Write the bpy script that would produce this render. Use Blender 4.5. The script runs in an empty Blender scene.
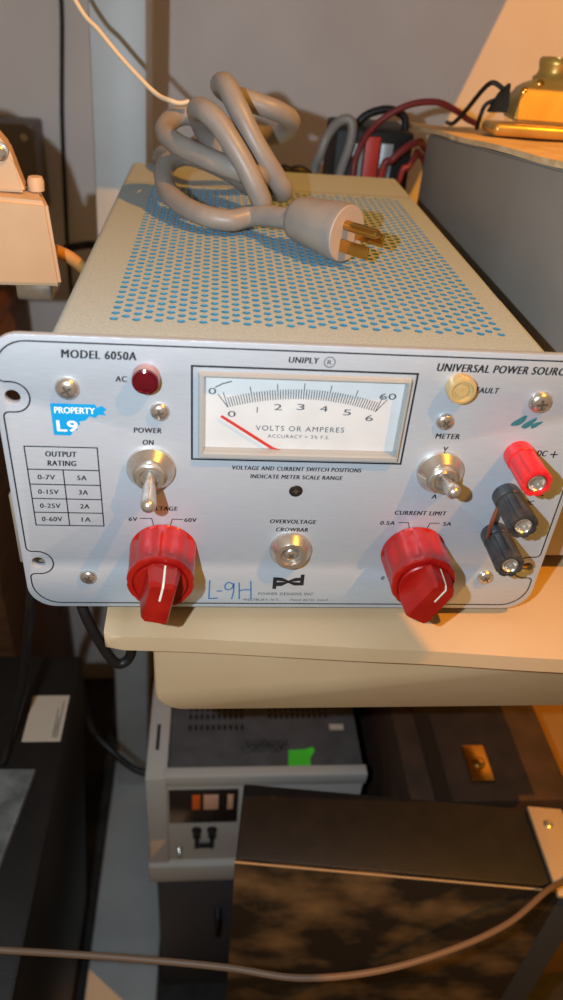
import bpy, bmesh, math, random
from mathutils import Vector, Matrix, Euler
random.seed(7)
C = bpy.context.scene.collection
S = bpy.context.scene
MM = 0.001

# ------------------------------------------------------------------ camera
cam_data = bpy.data.cameras.new('camera')
cam = bpy.data.objects.new('camera', cam_data); C.objects.link(cam)
cam.location = (0.0833089, -0.2577042, 0.2459549)
cam.rotation_mode = 'XYZ'
cam.rotation_euler = (0.95604, -0.0706031, -0.06729)
cam_data.sensor_fit = 'VERTICAL'; cam_data.sensor_height = 36.0
cam_data.lens = 730.885 / 1000 * 36.0
cam_data.clip_start = 0.01
cam_data.dof.use_dof = True
cam_data.dof.focus_distance = 0.335
cam_data.dof.aperture_fstop = 8.0
S.camera = cam

# ------------------------------------------------------------------ world, lights, exposure
w = bpy.data.worlds.new('room_ambient'); S.world = w; w.use_nodes = True
w.node_tree.nodes['Background'].inputs[0].default_value = (1.0, 0.60, 0.22, 1)
w.node_tree.nodes['Background'].inputs[1].default_value = 0.21

def lamp(name, kind, loc, energy, color, radius):
    l = bpy.data.lights.new(name, kind); l.energy = energy; l.color = color; l.shadow_soft_size = radius
    o = bpy.data.objects.new(name, l); o.location = loc; C.objects.link(o); return o
flash = lamp('phone_flash', 'POINT', (0.0233, -0.2577, 0.262), 6.0, (0.75, 0.89, 1.0), 0.003)
LP = Vector((0.68, -0.45, 1.15))
warm = lamp('lamp_bulb', 'SPOT', LP, 62.0, (1.0, 0.395, 0.02), 0.003)
warm.data.spot_size = math.radians(140); warm.data.spot_blend = 0.1
warm.rotation_euler = Vector((-0.3, 0.3, -1.0)).to_track_quat('-Z', 'Y').to_euler()

S.view_settings.view_transform = 'Standard'; S.view_settings.look = 'None'
S.view_settings.gamma = 1.0; S.view_settings.use_curve_mapping = False
S.view_settings.exposure = 0.0

# ------------------------------------------------------------------ materials
def lin(c):
    return tuple((v/255/12.92) if v/255 <= 0.04045 else ((v/255+0.055)/1.055)**2.4 for v in c)
def mat(name, rgb, rough=0.5, metal=0.0, spec=0.5, vary=None, vscale=40, stretch=(1,1,1), bump=0.0, bscale=300, coat=0.0, contrast=(0.35,0.65), emit=None):
    m = bpy.data.materials.new(name); m.use_nodes = True
    nt = m.node_tree; b = nt.nodes['Principled BSDF']
    b.inputs['Base Color'].default_value = (*lin(rgb), 1)
    b.inputs['Roughness'].default_value = rough; b.inputs['Metallic'].default_value = metal
    b.inputs['Specular IOR Level'].default_value = spec; b.inputs['Coat Weight'].default_value = coat
    tc = nt.nodes.new('ShaderNodeTexCoord'); mp = nt.nodes.new('ShaderNodeMapping')
    mp.inputs['Scale'].default_value = stretch
    nt.links.new(tc.outputs['Object'], mp.inputs['Vector'])
    if vary:
        n = nt.nodes.new('ShaderNodeTexNoise'); n.inputs['Scale'].default_value = vscale; n.inputs['Detail'].default_value = 6
        r = nt.nodes.new('ShaderNodeValToRGB')
        r.color_ramp.elements[0].position = contrast[0]; r.color_ramp.elements[1].position = contrast[1]
        r.color_ramp.elements[0].color = (*lin(rgb), 1); r.color_ramp.elements[1].color = (*lin(vary), 1)
        nt.links.new(mp.outputs[0], n.inputs['Vector']); nt.links.new(n.outputs['Fac'], r.inputs[0])
        nt.links.new(r.outputs[0], b.inputs['Base Color'])
    if bump:
        n2 = nt.nodes.new('ShaderNodeTexNoise'); n2.inputs['Scale'].default_value = bscale; n2.inputs['Detail'].default_value = 4
        bp = nt.nodes.new('ShaderNodeBump'); bp.inputs['Strength'].default_value = bump; bp.inputs['Distance'].default_value = 0.001
        nt.links.new(mp.outputs[0], n2.inputs['Vector']); nt.links.new(n2.outputs['Fac'], bp.inputs['Height'])
        nt.links.new(bp.outputs[0], b.inputs['Normal'])
    if emit:
        b.inputs['Emission Color'].default_value = (*lin(rgb), 1); b.inputs['Emission Strength'].default_value = emit
    return m
def thin_glass(name, tint, gloss=0.08, rough=0.08):
    m = bpy.data.materials.new(name); m.use_nodes = True; nt = m.node_tree
    for n in list(nt.nodes): nt.nodes.remove(n)
    out = nt.nodes.new('ShaderNodeOutputMaterial'); mx = nt.nodes.new('ShaderNodeMixShader')
    t = nt.nodes.new('ShaderNodeBsdfTransparent'); g = nt.nodes.new('ShaderNodeBsdfGlossy')
    t.inputs[0].default_value = (*tint, 1); g.inputs['Roughness'].default_value = rough
    mx.inputs[0].default_value = gloss
    nt.links.new(t.outputs[0], mx.inputs[1]); nt.links.new(g.outputs[0], mx.inputs[2]); nt.links.new(mx.outputs[0], out.inputs[0])
    return m
M = {}
M['alu'] = mat('brushed_aluminium', (178,188,200), 0.42, 0.3, 0.5, (192,202,212), 30, (4,40,160), 0.06, 60, contrast=(.3,.7))
_nt = M['alu'].node_tree; _tg = _nt.nodes.new('ShaderNodeTangent'); _tg.direction_type = 'RADIAL'; _tg.axis = 'X'
_nt.links.new(_tg.outputs[0], _nt.nodes['Principled BSDF'].inputs['Tangent'])
_nt.nodes['Principled BSDF'].inputs['Anisotropic'].default_value = 0.75
_nt.nodes['Principled BSDF'].inputs['Anisotropic Rotation'].default_value = 0.25
M['alu_edge'] = mat('aluminium_edge', (200,190,175), 0.4, 0.6)
M['ink'] = mat('black_print', (22,22,26), 0.6)
M['blue_paint'] = mat('blue_perforation_paint', (46,116,154), 0.55, 0, .4, (60,132,166), 400)
M['dusty'] = mat('dusty_blue_grey_paint', (156,171,175), 0.75, 0, .2, (174,182,178), 900, (1,1,1), 0.25, 900)
M['steel'] = mat('nickel_plated_steel', (210,204,196), 0.27, 0.82, .5, (194,187,178), 200)
M['dark_steel'] = mat('dark_recess_metal', (70,66,62), 0.4, 0.8)
M['red_knob'] = mat('red_phenolic', (154,13,10), 0.32, 0, .5, (172,24,16), 60, coat=.2)
M['red_knob2'] = mat('red_pointer_plastic', (148,13,10), 0.34, 0, .5, (168,26,16), 90)
M['slot'] = mat('screw_slot_shadowed_metal', (112,104,96), 0.5, 0.7)
M['white_line'] = mat('white_paint_line', (236,228,205), 0.5)
M['red_post'] = mat('red_post_plastic', (214,30,40), 0.35, 0, .5, (224,50,52), 80)
M['black_post'] = mat('black_post_plastic', (44,46,50), 0.4, 0, .5, (70,66,62), 150)
M['ruby'] = mat('ruby_lens', (84,2,22), 0.12, 0, .7, coat=.5)
M['ruby_side'] = mat('lens_collar', (160,120,112), 0.3, 0, .5)
M['amber'] = mat('clear_lens_plastic', (196,170,116), 0.16, 0.15, .7, coat=.5)
M['card'] = mat('meter_card_white', (216,219,220), 0.6, 0, .3, (208,211,212), 60)
M['grey_print'] = mat('grey_meter_print', (78,80,88), 0.6)
M['needle'] = mat('red_needle_paint', (204,58,54), 0.5)
M['bezel'] = mat('yellowed_clear_bezel', (158,160,158), 0.22, 0, .6, coat=.3)
M['lens'] = thin_glass('meter_lens', (0.97,0.97,0.97), 0.05)
M['sticker'] = mat('blue_sticker', (0,146,205), 0.5)
M['sticker_white'] = mat('sticker_white_print', (235,240,240), 0.5)
M['marker_blue'] = mat('blue_marker_ink', (42,110,170), 0.6)
M['marker_teal'] = mat('teal_marker_ink', (44,112,122), 0.6)
M['cord'] = mat('grey_rubber_cord', (138,132,128), 0.42, 0, .5, (150,142,134), 90, bump=.05)
M['plug_face'] = mat('plug_face_plastic', (172,158,148), 0.55)
M['brass'] = mat('brass_prongs', (206,160,84), 0.25, 1.0)
M['string'] = mat('white_string', (226,206,176), 0.7, bump=.2)
M['cream'] = mat('cream_plastic', (199,169,131), 0.4, 0, .4, (206,178,141), 14, bump=.04, bscale=500)
M['white_paint'] = mat('white_painted_steel', (198,202,204), 0.45, 0, .4, (190,193,193), 20)
M['wall'] = mat('painted_block_wall', (240,230,226), 0.8, 0, .2, (231,220,215), 9, bump=.2, bscale=120)
M['floor'] = mat('dark_floor', (66,62,60), 0.7, 0, .3, (48,46,44), 40, bump=.3)
M['grey_case'] = mat('grey_painted_case', (146,138,130), 0.6, 0, .3, (152,144,136), 20)
M['board'] = mat('tan_cardboard', (238,208,164), 0.8, 0, .1, (222,188,142), 60, bump=.2)
M['gold'] = mat('yellowish_cast_metal', (214,176,92), 0.36, 0.55, .5, (200,160,80), 50)
M['black'] = mat('black_rubber', (24,22,22), 0.5)
M['black_paint'] = mat('black_wrinkle_paint', (23,21,20), 0.55, 0, .4, (30,27,25), 60, bump=.15, bscale=600)
M['smeared'] = mat('black_panel_dusty_smears', (38,32,27), 0.5, 0, .4, (122,98,68), 22, (1,1,1.2), contrast=(.45,.75))
M['red_cable'] = mat('maroon_cable', (128,40,38), 0.45)
M['red_plastic'] = mat('red_orange_plastic', (214,56,40), 0.45)
M['silver'] = mat('silver_label', (176,180,184), 0.4, .3)
M['beige'] = mat('beige_enamel', (216,186,152), 0.55, 0, .4, (206,172,136), 16)
M['brown'] = mat('brown_wood', (104,70,44), 0.6, 0, .3, (84,56,36), 14, (1,1,8))
M['counter_grey'] = mat('dark_grey_lid', (92,88,88), 0.6, 0, .3, (80,76,76), 60)
M['counter_white'] = mat('pale_grey_front', (196,188,180), 0.5, 0, .3)
M['green_tape'] = mat('green_tape', (80,214,50), 0.6)
M['window'] = mat('dark_display_window', (52,42,38), 0.2, 0, .6)
M['orange_led'] = mat('orange_digit', (226,96,36), 0.5, emit=.05)
M['pale_led'] = mat('pale_digit', (226,170,140), 0.5, emit=.03)
M['label'] = mat('off_white_label', (206,190,172), 0.6)
M['felt'] = mat('grey_felt', (126,128,126), 0.9, 0, .1, (92,94,94), 60, bump=.6, bscale=250)
M['tan_strip'] = mat('tan_metal_strip', (196,168,130), 0.45, .2)
M['case_brown'] = mat('brown_black_vinyl', (58,42,32), 0.6, 0, .3, (72,52,38), 50, bump=.3)
M['brown_cord'] = mat('brown_cord', (112,88,70), 0.55)
M['yellow_box'] = mat('yellow_carton', (150,110,56), 0.7)

# ------------------------------------------------------------------ helpers
def link(name, me, m=None, parent=None):
    o = bpy.data.objects.new(name, me); C.objects.link(o)
    if m is not None and not me.materials: me.materials.append(M[m] if isinstance(m, str) else m)
    if parent: o.parent = parent; o.matrix_parent_inverse = Matrix.Translation(-parent.location)
    return o
def obj(name, bm, m=None, parent=None, smooth=False, angle=40):
    me = bpy.data.meshes.new(name)
    bmesh.ops.recalc_face_normals(bm, faces=bm.faces)
    bm.to_mesh(me); bm.free()
    if smooth:
        for p in me.polygons: p.use_smooth = True
        try: me.set_sharp_from_angle(angle=math.radians(angle))
        except Exception: pass
    return link(name, me, m, parent)
def tag(o, label, cat, group=None, kind=None):
    o['label'] = label; o['category'] = cat
    if group: o['group'] = group
    if kind: o['kind'] = kind
    return o
def thing(name, loc, label, cat, group=None):
    o = bpy.data.objects.new(name, None); o.empty_display_size = .02; o.location = loc; C.objects.link(o)
    return tag(o, label, cat, group)
def bx(bm, x0, x1, y0, y1, z0, z1, bev=0.0, seg=2):
    r = bmesh.ops.create_cube(bm, size=1.0)
    vs = r['verts']
    for v in vs:
        v.co = Vector(((x0+x1)/2 + v.co.x*(x1-x0), (y0+y1)/2 + v.co.y*(y1-y0), (z0+z1)/2 + v.co.z*(z1-z0)))
    if bev:
        es = list({e for v in vs for e in v.link_edges})
        bmesh.ops.bevel(bm, geom=es, offset=bev, segments=seg, affect='EDGES', profile=.5)
    return bm
def box(name, m, parent, *a, bev=0.0, seg=2, rot=None):
    bm = bx(bmesh.new(), *a, bev=bev, seg=seg)
    if rot:
        c = Vector(((a[0]+a[1])/2, (a[2]+a[3])/2, (a[4]+a[5])/2))
        bmesh.ops.rotate(bm, cent=c, matrix=Euler(rot).to_matrix(), verts=bm.verts)
    return obj(name, bm, m, parent, smooth=bev > 0)
def catmull(P, per=10, closed=False):
    P = [Vector(p) for p in P]; out = []
    n = len(P)
    rng = n if closed else n-1
    for i in range(rng):
        if closed: a, b, c, d = P[(i-1) % n], P[i], P[(i+1) % n], P[(i+2) % n]
        else:
            b, c = P[i], P[i+1]
            a = P[i-1] if i else 2*b - c
            d = P[i+2] if i+2 < n else 2*c - b
        for k in range(per):
            t = k/per
            out.append(0.5*((2*b) + (c-a)*t + (2*a-5*b+4*c-d)*t*t + (3*b-a-3*c+d)*t**3))
    if not closed: out.append(P[-1])
    return out
def sweep(bm, pts, r, seg=12, cap=True):
    pts = [Vector(p) for p in pts]; n = len(pts)
    rad = r if callable(r) else (lambda t: r)
    T = [(pts[min(i+1, n-1)] - pts[max(i-1, 0)]).normalized() for i in range(n)]
    up = Vector((0, 0, 1)) if abs(T[0].z) < .9 else Vector((1, 0, 0))
    N = (up - T[0]*up.dot(T[0])).normalized()
    rings = []
    for i in range(n):
        N = (N - T[i]*N.dot(T[i])).normalized(); B = T[i].cross(N); rr = rad(i/(n-1))
        rings.append([bm.verts.new(pts[i] + rr*(math.cos(2*math.pi*k/seg)*N + math.sin(2*math.pi*k/seg)*B)) for k in range(seg)])
    for i in range(n-1):
        for k in range(seg):
            bm.faces.new((rings[i][k], rings[i][(k+1) % seg], rings[i+1][(k+1) % seg], rings[i+1][k]))
    if cap: bm.faces.new(rings[0]); bm.faces.new(rings[-1])
    return bm
def tube(name, P, r, m, parent=None, seg=12, per=10):
    return obj(name, sweep(bmesh.new(), catmull(P, per), r, seg), m, parent, smooth=True, angle=60)
def lathe(bm, prof, mtx, seg=32, mod=None, mat_index=0):
    """prof: list of (radius, height along local +Z)"""
    rings = []
    for j, (r, h) in enumerate(prof):
        if r <= 1e-7: rings.append([bm.verts.new(mtx @ Vector((0, 0, h)))]); continue
        ring = []
        for k in range(seg):
            a = 2*math.pi*k/seg; rr = r*(mod(a, j) if mod else 1)
            ring.append(bm.verts.new(mtx @ Vector((rr*math.cos(a), rr*math.sin(a), h))))
        rings.append(ring)
    for a, b in zip(rings, rings[1:]):
        for k in range(seg):
            k2 = (k+1) % seg
            if len(a) == 1 and len(b) == 1: continue
            if len(a) == 1: f = bm.faces.new((a[0], b[k2], b[k]))
            elif len(b) == 1: f = bm.faces.new((a[k], a[k2], b[0]))
            else: f = bm.faces.new((a[k], a[k2], b[k2], b[k]))
            f.material_index = mat_index
    if len(rings[0]) > 1: bm.faces.new(list(reversed(rings[0])))
    if len(rings[-1]) > 1: bm.faces.new(rings[-1])
    return bm
def front(x, z, y=0.0):
    """frame on the panel: local x = right, local y = up, local z = out of the panel (world -Y); millimetres in"""
    m = Matrix(((1,0,0,x),(0,0,-1,y),(0,1,0,z),(0,0,0,1)))
    return Matrix.Scale(MM, 4) @ m
def axis_frame(p, d):
    q = Vector(d).to_track_quat('Z', 'Y')
    return Matrix.Translation(Vector(p)) @ q.to_matrix().to_4x4()
def strip(bm, pts, wd, h=0.06, F=None, closed=False):
    """flat ribbon through 2-D points on a frame (mm)"""
    P = [Vector((p[0], p[1])) for p in pts]; n = len(P); L, R = [], []
    for i in range(n):
        if closed: a, b = P[i-1], P[(i+1) % n]
        else: a, b = P[max(i-1, 0)], P[min(i+1, n-1)]
        d1 = (P[i]-a).normalized() if (P[i]-a).length > 1e-9 else None
        d2 = (b-P[i]).normalized() if (b-P[i]).length > 1e-9 else None
        if d1 is None: d1 = d2
        if d2 is None: d2 = d1
        t = (d1+d2).normalized(); nn = Vector((-t.y, t.x)); k = 1/max(.5, t.dot(d1))
        q = nn*wd/2*k
        L.append(bm.verts.new(F @ Vector((P[i].x+q.x, P[i].y+q.y, h)))); R.append(bm.verts.new(F @ Vector((P[i].x-q.x, P[i].y-q.y, h))))
    for i in range(n if closed else n-1):
        j = (i+1) % n; bm.faces.new((L[i], L[j], R[j], R[i]))
    return bm
def poly(bm, pts, F, h=0.06):
    return bm.faces.new([bm.verts.new(F @ Vector((p[0], p[1], h))) for p in pts])
def text_into(bm, s, cx, cz, wd, cap, F, h=0.07, shear=0.0, bold=0.0, spacing=1.0, mi=0):
    cu = bpy.data.curves.new('lettering', 'FONT'); cu.body = s; cu.fill_mode = 'FRONT'
    cu.offset = bold; cu.resolution_u = 3; cu.space_character = spacing
    o = bpy.data.objects.new('lettering', cu); C.objects.link(o)
    bpy.context.view_layer.update()
    me = bpy.data.meshes.new_from_object(o.evaluated_get(bpy.context.evaluated_depsgraph_get()))
    xs = [v.co.x for v in me.vertices]; ys = [v.co.y for v in me.vertices]
    if xs:
        x0, x1, y0, y1 = min(xs), max(xs), min(ys), max(ys)
        capsrc = 0.729 if (y1-y0) < 0.95 else (y1-y0)
        y0b = 0.0 if y0 > -.25 else y0
        sx = wd/(x1-x0) if wd else cap/capsrc; sy = cap/capsrc
        vs = []
        for v in me.vertices:
            yy = (v.co.y - y0b)*sy - cap/2; xx = (v.co.x-(x0+x1)/2)*sx
            vs.append(bm.verts.new(F @ Vector((cx+xx+yy*shear, cz+yy, h))))
        for p in me.polygons:
            try: bm.faces.new([vs[i] for i in p.vertices]).material_index = mi
            except ValueError: pass
    bpy.data.objects.remove(o); bpy.data.curves.remove(cu); bpy.data.meshes.remove(me)
def arc(cx, cy, r, a0, a1, n=12):
    return [(cx+r*math.cos(math.radians(a0+(a1-a0)*i/n)), cy+r*math.sin(math.radians(a0+(a1-a0)*i/n))) for i in range(n+1)]
def fill_mesh(outer, holes, depth, F, bev=0.25):
    cu = bpy.data.curves.new('plate', 'CURVE'); cu.dimensions = '2D'; cu.fill_mode = 'BOTH'
    cu.extrude = depth/2 - bev; cu.bevel_depth = bev; cu.bevel_resolution = 1
    for ring in [outer]+holes:
        sp = cu.splines.new('POLY'); sp.points.add(len(ring)-1); sp.use_cyclic_u = True
        for p, q in zip(sp.points, ring): p.co = (q[0], q[1], 0, 1)
    o = bpy.data.objects.new('plate', cu); C.objects.link(o); bpy.context.view_layer.update()
    me = bpy.data.meshes.new_from_object(o.evaluated_get(bpy.context.evaluated_depsgraph_get()))
    bm = bmesh.new(); bm.from_mesh(me)
    bmesh.ops.transform(bm, matrix=F @ Matrix.Translation((0,0,-depth/2)), verts=bm.verts)
    bmesh.ops.remove_doubles(bm, verts=bm.verts, dist=1e-7)
    bpy.data.objects.remove(o); bpy.data.curves.remove(cu); bpy.data.meshes.remove(me)
    return bm

def lathe_late(p):
    return lathe(bmesh.new(), [(.018,.075),(.03,.07),(.06,.045),(.085,.005),(.086,.005),(.062,.047),(.032,.072),(.018,.077)], Matrix.Translation(p), 40)

# ------------------------------------------------------------------ setting
def struct(name, m, *a):
    o = box(name, m, None, *a); o['kind'] = 'structure'; return o
struct('floor', 'floor', -1.0, 1.3, -0.7, 0.6, -0.78, -0.74)
struct('wall_back', 'wall', -1.0, 1.3, 0.60, 0.66, -0.78, 1.0)

# cream shelf (tray) -------------------------------------------------
ZS = -0.0062
shelf = thing('instrument_shelf', (0.2, 0.15, ZS), 'cream plastic shelf with a curved front lip under the blue-topped power supply', 'shelf')
edge = [(0.0345,-0.0135),(0.08,-0.0155),(0.126,-0.019),(0.16,-0.0215),(0.192,-0.0235),(0.25,-0.0285),(0.33,-0.033),(0.392,-0.034)]
def slab(edge, back, z0, z1, bev):
    bm = bmesh.new()
    P = list(edge) + [(edge[-1][0], back), (edge[0][0]-0.005, back)]
    lo = [bm.verts.new((x, y, z0)) for x, y in P]; hi = [bm.verts.new((x, y, z1)) for x, y in P]
    n = len(P)
    bm.faces.new(hi); bm.faces.new(list(reversed(lo)))
    for i in range(n): bm.faces.new((lo[i], lo[(i+1) % n], hi[(i+1) % n], hi[i]))
    es = [e for e in bm.edges if abs(e.verts[0].co.z-e.verts[1].co.z) < 1e-6 and e.verts[0].co.y < .1 and e.verts[1].co.y < .1 or (abs(e.verts[0].co.z-e.verts[1].co.z) > 1e-6 and e.verts[0].co == Vector((edge[0][0], edge[0][1], e.verts[0].co.z)))]
    bmesh.ops.bevel(bm, geom=es, offset=bev, segments=3, affect='EDGES', profile=.5)
    return bm
fine = [tuple(v.xy) for v in catmull([(x, y, 0) for x, y in edge], 5)]
obj('shelf_top', slab(fine, 0.43, ZS-0.0090, ZS, 0.0028), 'cream', shelf, smooth=True, angle=50)
ap = bmesh.new()
outline = [(0.0565,-0.016)] + arc(0.0700, -0.0535, 0.0135, 180, 270, 8) + [(0.391,-0.066),(0.391,-0.016)]
F0 = Matrix(((1,0,0,0),(0,0,-1,0),(0,1,0,0),(0,0,0,1)))
rows = []
for yy, ins in ((-0.008,0.0015),(-0.0065,0.0),(0.40,0.0)):
    rows.append([ap.verts.new((x + (ins if x < .2 else 0), yy, z + (ins if z < -.03 else 0))) for x, z in outline])
for a, b in zip(rows, rows[1:]):
    for i in range(len(outline)): ap.faces.new((a[i], a[(i+1) % len(outline)], b[(i+1) % len(outline)], b[i]))
ap.faces.new(rows[0]); ap.faces.new(rows[-1])
obj('apron', ap, 'cream', shelf, smooth=True, angle=50)

# unseen shelf board added to shade wall and upright, and the clamp lamp overhead (both above the frame)
us = thing('unseen_shade_shelf', (0.0, 0.46, 0.42), 'unseen white shelf board above the grey cord bundle, added to shade wall and upright', 'shelf')
box('board', 'white_paint', us, -0.60, 0.425, 0.12, 0.60, 0.42, 0.437, bev=.001)
for bxx in (-0.45, 0.20): box('bracket', 'white_paint', us, bxx, bxx+.02, 0.44, 0.60, 0.395, 0.42, bev=.001)
wl = thing('clamp_lamp', (0.70, -0.45, 1.20), 'overhead clamp lamp with bowl reflector and added plate that shades the shelf', 'lamp')
obj('reflector', lathe_late(LP), 'white_paint', wl, smooth=True)
vz = 0.62; vt = (LP.z-vz)/LP.z
cx_, cy_ = LP.x + vt*(0.1815-LP.x), LP.y + vt*(0.001-LP.y)
vb = bmesh.new()
vp = [(cx_, cy_), (cx_-.10, cy_), (cx_-.10, cy_-.07), (cx_+.07*.32, cy_-.07)]
va = [vb.verts.new((x, y, vz)) for x, y in vp]; vc = [vb.verts.new((x, y, vz+.002)) for x, y in vp]
vb.faces.new(va); vb.faces.new(vc)
for i in range(4): vb.faces.new((va[i], va[(i+1) % 4], vc[(i+1) % 4], vc[i]))
obj('shelf_shade_plate', vb, 'black_paint', wl)  # added unseen plate, placed to keep lamp light off the shelf's left
obj('arm', sweep(bmesh.new(), catmull([(cx_-.05, cy_-.05, vz+.003), (cx_-.06, cy_-.16, .85), (LP.x-.02, LP.y-.12, 1.16), (LP.x+.02, LP.y-.05, 1.24)], 8), .003, 8), 'dark_steel', wl, smooth=True)  # invented support for the added shade plate

# white stand column with foot ---------------------------------------
col = thing('stand_column', (-0.01, 0.39, -0.74), 'tall white steel upright with a long flat foot, carrying the cream shelf', 'stand')
bm = bx(bmesh.new(), -0.0170, 0.0240, 0.368, 0.428, -0.70, 0.4195, bev=.003)
for v in bm.verts:
    v.co.x += 0.023*v.co.z/0.7
obj('post', bm, 'white_paint', col, smooth=True)
box('foot', 'white_paint', col, -0.049, 0.032, -0.05, 0.43, -0.74, -0.70, bev=.004)

# brown wooden stand and beige machine -------------------------------
bst = thing('wooden_cabinet', (-0.20, 0.40, -0.74), 'dark brown wooden cabinet at the left behind the black case', 'cabinet')
box('carcass', 'brown', bst, -0.36, -0.128, 0.315, 0.56, -0.72, -0.04, bev=.002)
box('worktop', 'brown', bst, -0.37, -0.122, 0.305, 0.565, -0.04, -0.02, bev=.003)
box('plinth', 'black_paint', bst, -0.35, -0.14, 0.335, 0.55, -0.74, -0.72)

# ------------------------------------------------------------------ THE POWER SUPPLY
PW, PH = 241.0, 135.0
ps = thing('power_supply', (0.1205, 0.15, ZS), 'aluminium-fronted power supply with blue perforated top and two red knobs on the cream shelf', 'power supply')
FR = front(0, 0)
HC = [(6.6,109.5),(6.6,26.5),(PW-6.6,109.5),(PW-6.6,26.5)]
def rrect(x0, z0, x1, z1, r, n=8):
    return arc(x0+r, z0+r, r, 180, 270, n) + arc(x1-r, z0+r, r, 270, 360, n) + arc(x1-r, z1-r, r, 0, 90, n) + arc(x0+r, z1-r, r, 90, 180, n)
holes = [arc(cx, cz, 3.2, 0, 345, 23) for cx, cz in HC]
meter_hole = [(79,88),(79,121.5),(160,121.5),(160,88)]
pm = fill_mesh(rrect(0, 0, PW, PH, 12), holes + [meter_hole], 3.2, FR)
panel = obj('front_panel', pm, 'alu', ps, smooth=True, angle=25)

# printed legend
lg = bmesh.new()
IN = 2.2
def notch_left(cz):      # going downwards along the left border
    return arc(IN+2.2, cz+8.7, 2.2, 180, 270, 4) + [(6.0, cz+6.5)] + arc(6.6, cz, 6.5, 90, -90, 14) + [(6.0, cz-6.5)] + arc(IN+2.2, cz-8.7, 2.2, 90, 180, 4)
left = arc(14.5, PH-IN-12, 12.2, 90, 180, 8)
left = [(x-0.1, z-0.2) for x, z in left]
left += notch_left(109.5) + notch_left(26.5)
left += arc(14.4, IN+12.2, 12.2, 180, 270, 8)
right = [(PW-x, z) for x, z in reversed(left)]
strip(lg, left + right, 0.62, 0.06, FR, closed=True)
T = [('MODEL 6050A',40.6,128.4,27.4,3.5),('UNIPLY',117.6,129.3,11.4,2.6),('UNIVERSAL POWER SOURCE',197.3,128.5,54.0,3.5),
     ('AC',48.2,118.8,4.1,2.5),('POWER',57.5,96.5,10.9,2.5),('ON',57.4,90.9,4.2,2.5),('VOLTAGE',61.8,57.9,13.9,2.3),('6V',49.6,51.9,3.6,2.2),('60V',74.4,51.9,5.2,2.2),
     ('OUTPUT',22.2,84.3,12.2,2.7),('RATING',22.2,79.9,11.2,2.7),('VOLTAGE AND CURRENT SWITCH POSITIONS',119.1,79.7,54.9,2.1),('INDICATE METER SCALE RANGE',119.3,75.6,39.2,2.1),
     ('OVERVOLTAGE',119.6,51.9,20.4,2.3),('CROWBAR',119.6,47.4,14.4,2.3),('POWER DESIGNS INC',119.6,8.6,26.4,1.8),('WESTBURY, N.Y.',108.0,4.7,17.4,1.45),('PALO ALTO, CALIF.',131.6,4.7,18.8,1.45),
     ('FAULT',192.6,119.2,9.2,2.6),('METER',180.8,97.6,10.2,2.6),('V',181.0,91.4,1.9,2.3),('A',181.0,67.0,2.2,2.5),('CURRENT LIMIT',176.5,57.8,23.4,2.4),
     ('0.5A',162.4,52.0,6.6,2.2),('5A',189.9,52.0,3.8,2.2),('0',165.2,19.2,1.4,2.2),('DC',223.5,90.5,4.2,3.0),('+',229.0,90.0,3.2,3.0),('DC',225.0,64.6,4.0,2.6),('-',229.2,68.6,2.4,2.6)]
for s_, cx, cz, wd, cap in T:
    if s_ == '+': strip(lg, [(cx-1.7,cz),(cx+1.7,cz)], .55, .07, FR); strip(lg, [(cx,cz-1.7),(cx,cz+1.7)], .55, .07, FR); continue
    if s_ == '-': strip(lg, [(cx-1.3,cz),(cx+1.3,cz)], .55, .07, FR); continue
    for dx in ((-.05, .05) if cap > 1.8 else (0,)): text_into(lg, s_, cx+dx*cap, cz, wd, cap, FR, h=.07+abs(dx+.035)*.05, shear=0.10, spacing=1.12)
text_into(lg, 'R', 127.6, 128.8, 1.7, 2.1, FR, bold=.0)
strip(lg, arc(127.6, 128.8, 2.1, 0, 352, 28), .28, .07, FR, closed=True)
for l in ([(52.4,52.3),(57.6,52.3),(58.3,48.6)], [(65.6,48.6),(66.5,52.1),(71.2,52.1)], [(167.3,52.3),(171.9,52.3),(172.8,49.2)], [(181.0,49.2),(181.8,52.2),(186.2,52.2)]):
    strip(lg, l, .38, .07, FR)
# rating table
x0, x1, xm = 8.1, 36.9, 22.3
zr = [87.6, 76.6, 69.2, 61.9, 54.7, 47.8]
for z in zr: strip(lg, [(x0-.25, z), (x1+.25, z)], .5, .07, FR)
for x in (x0, x1): strip(lg, [(x, zr[0]), (x, zr[-1])], .5, .07, FR)
strip(lg, [(xm, zr[1]), (xm, zr[-1])], .5, .07, FR)
for i, (a, b, wa) in enumerate((('0-7V','5A',6.9),('0-15V','3A',8.3),('0-25V','2A',8.4),('0-60V','1A',8.5))):
    zc = (zr[i+1]+zr[i+2])/2
    for dx in (-.09, .09):
        text_into(lg, a, 15.2+dx, zc, wa, 2.5, FR, h=.072+dx*.02, shear=.08, spacing=1.1); text_into(lg, b, 29.6+dx, zc, 3.8, 2.5, FR, h=.072+dx*.02, shear=.08, spacing=1.1)
# black frame round the meter
strip(lg, [(75,83.4),(75,125.2),(163,125.2),(163,83.4)], .8, .07, FR, closed=True)
# maker's emblem: squared p and d whose bars pinch together in the middle
for pts in ([(112.9,11.7),(114.7,11.7),(114.7,19.0),(112.9,19.0)], [(114.7,19.0),(114.7,16.9),(120.2,16.1),(120.2,17.0),(117.2,18.7)], [(114.7,13.4),(117.2,13.6),(120.2,15.5),(120.2,16.4),(114.7,15.9)],
            [(125.8,14.0),(127.6,14.0),(127.6,20.8),(125.8,20.8)], [(125.8,18.9),(123.2,18.7),(120.2,17.0),(120.2,16.1),(125.8,16.9)], [(125.8,14.0),(125.8,15.9),(120.2,16.4),(120.2,15.5),(123.2,13.9)]):
    poly(lg, pts, FR)
obj('printed_legend', lg, 'ink', panel)

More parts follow.
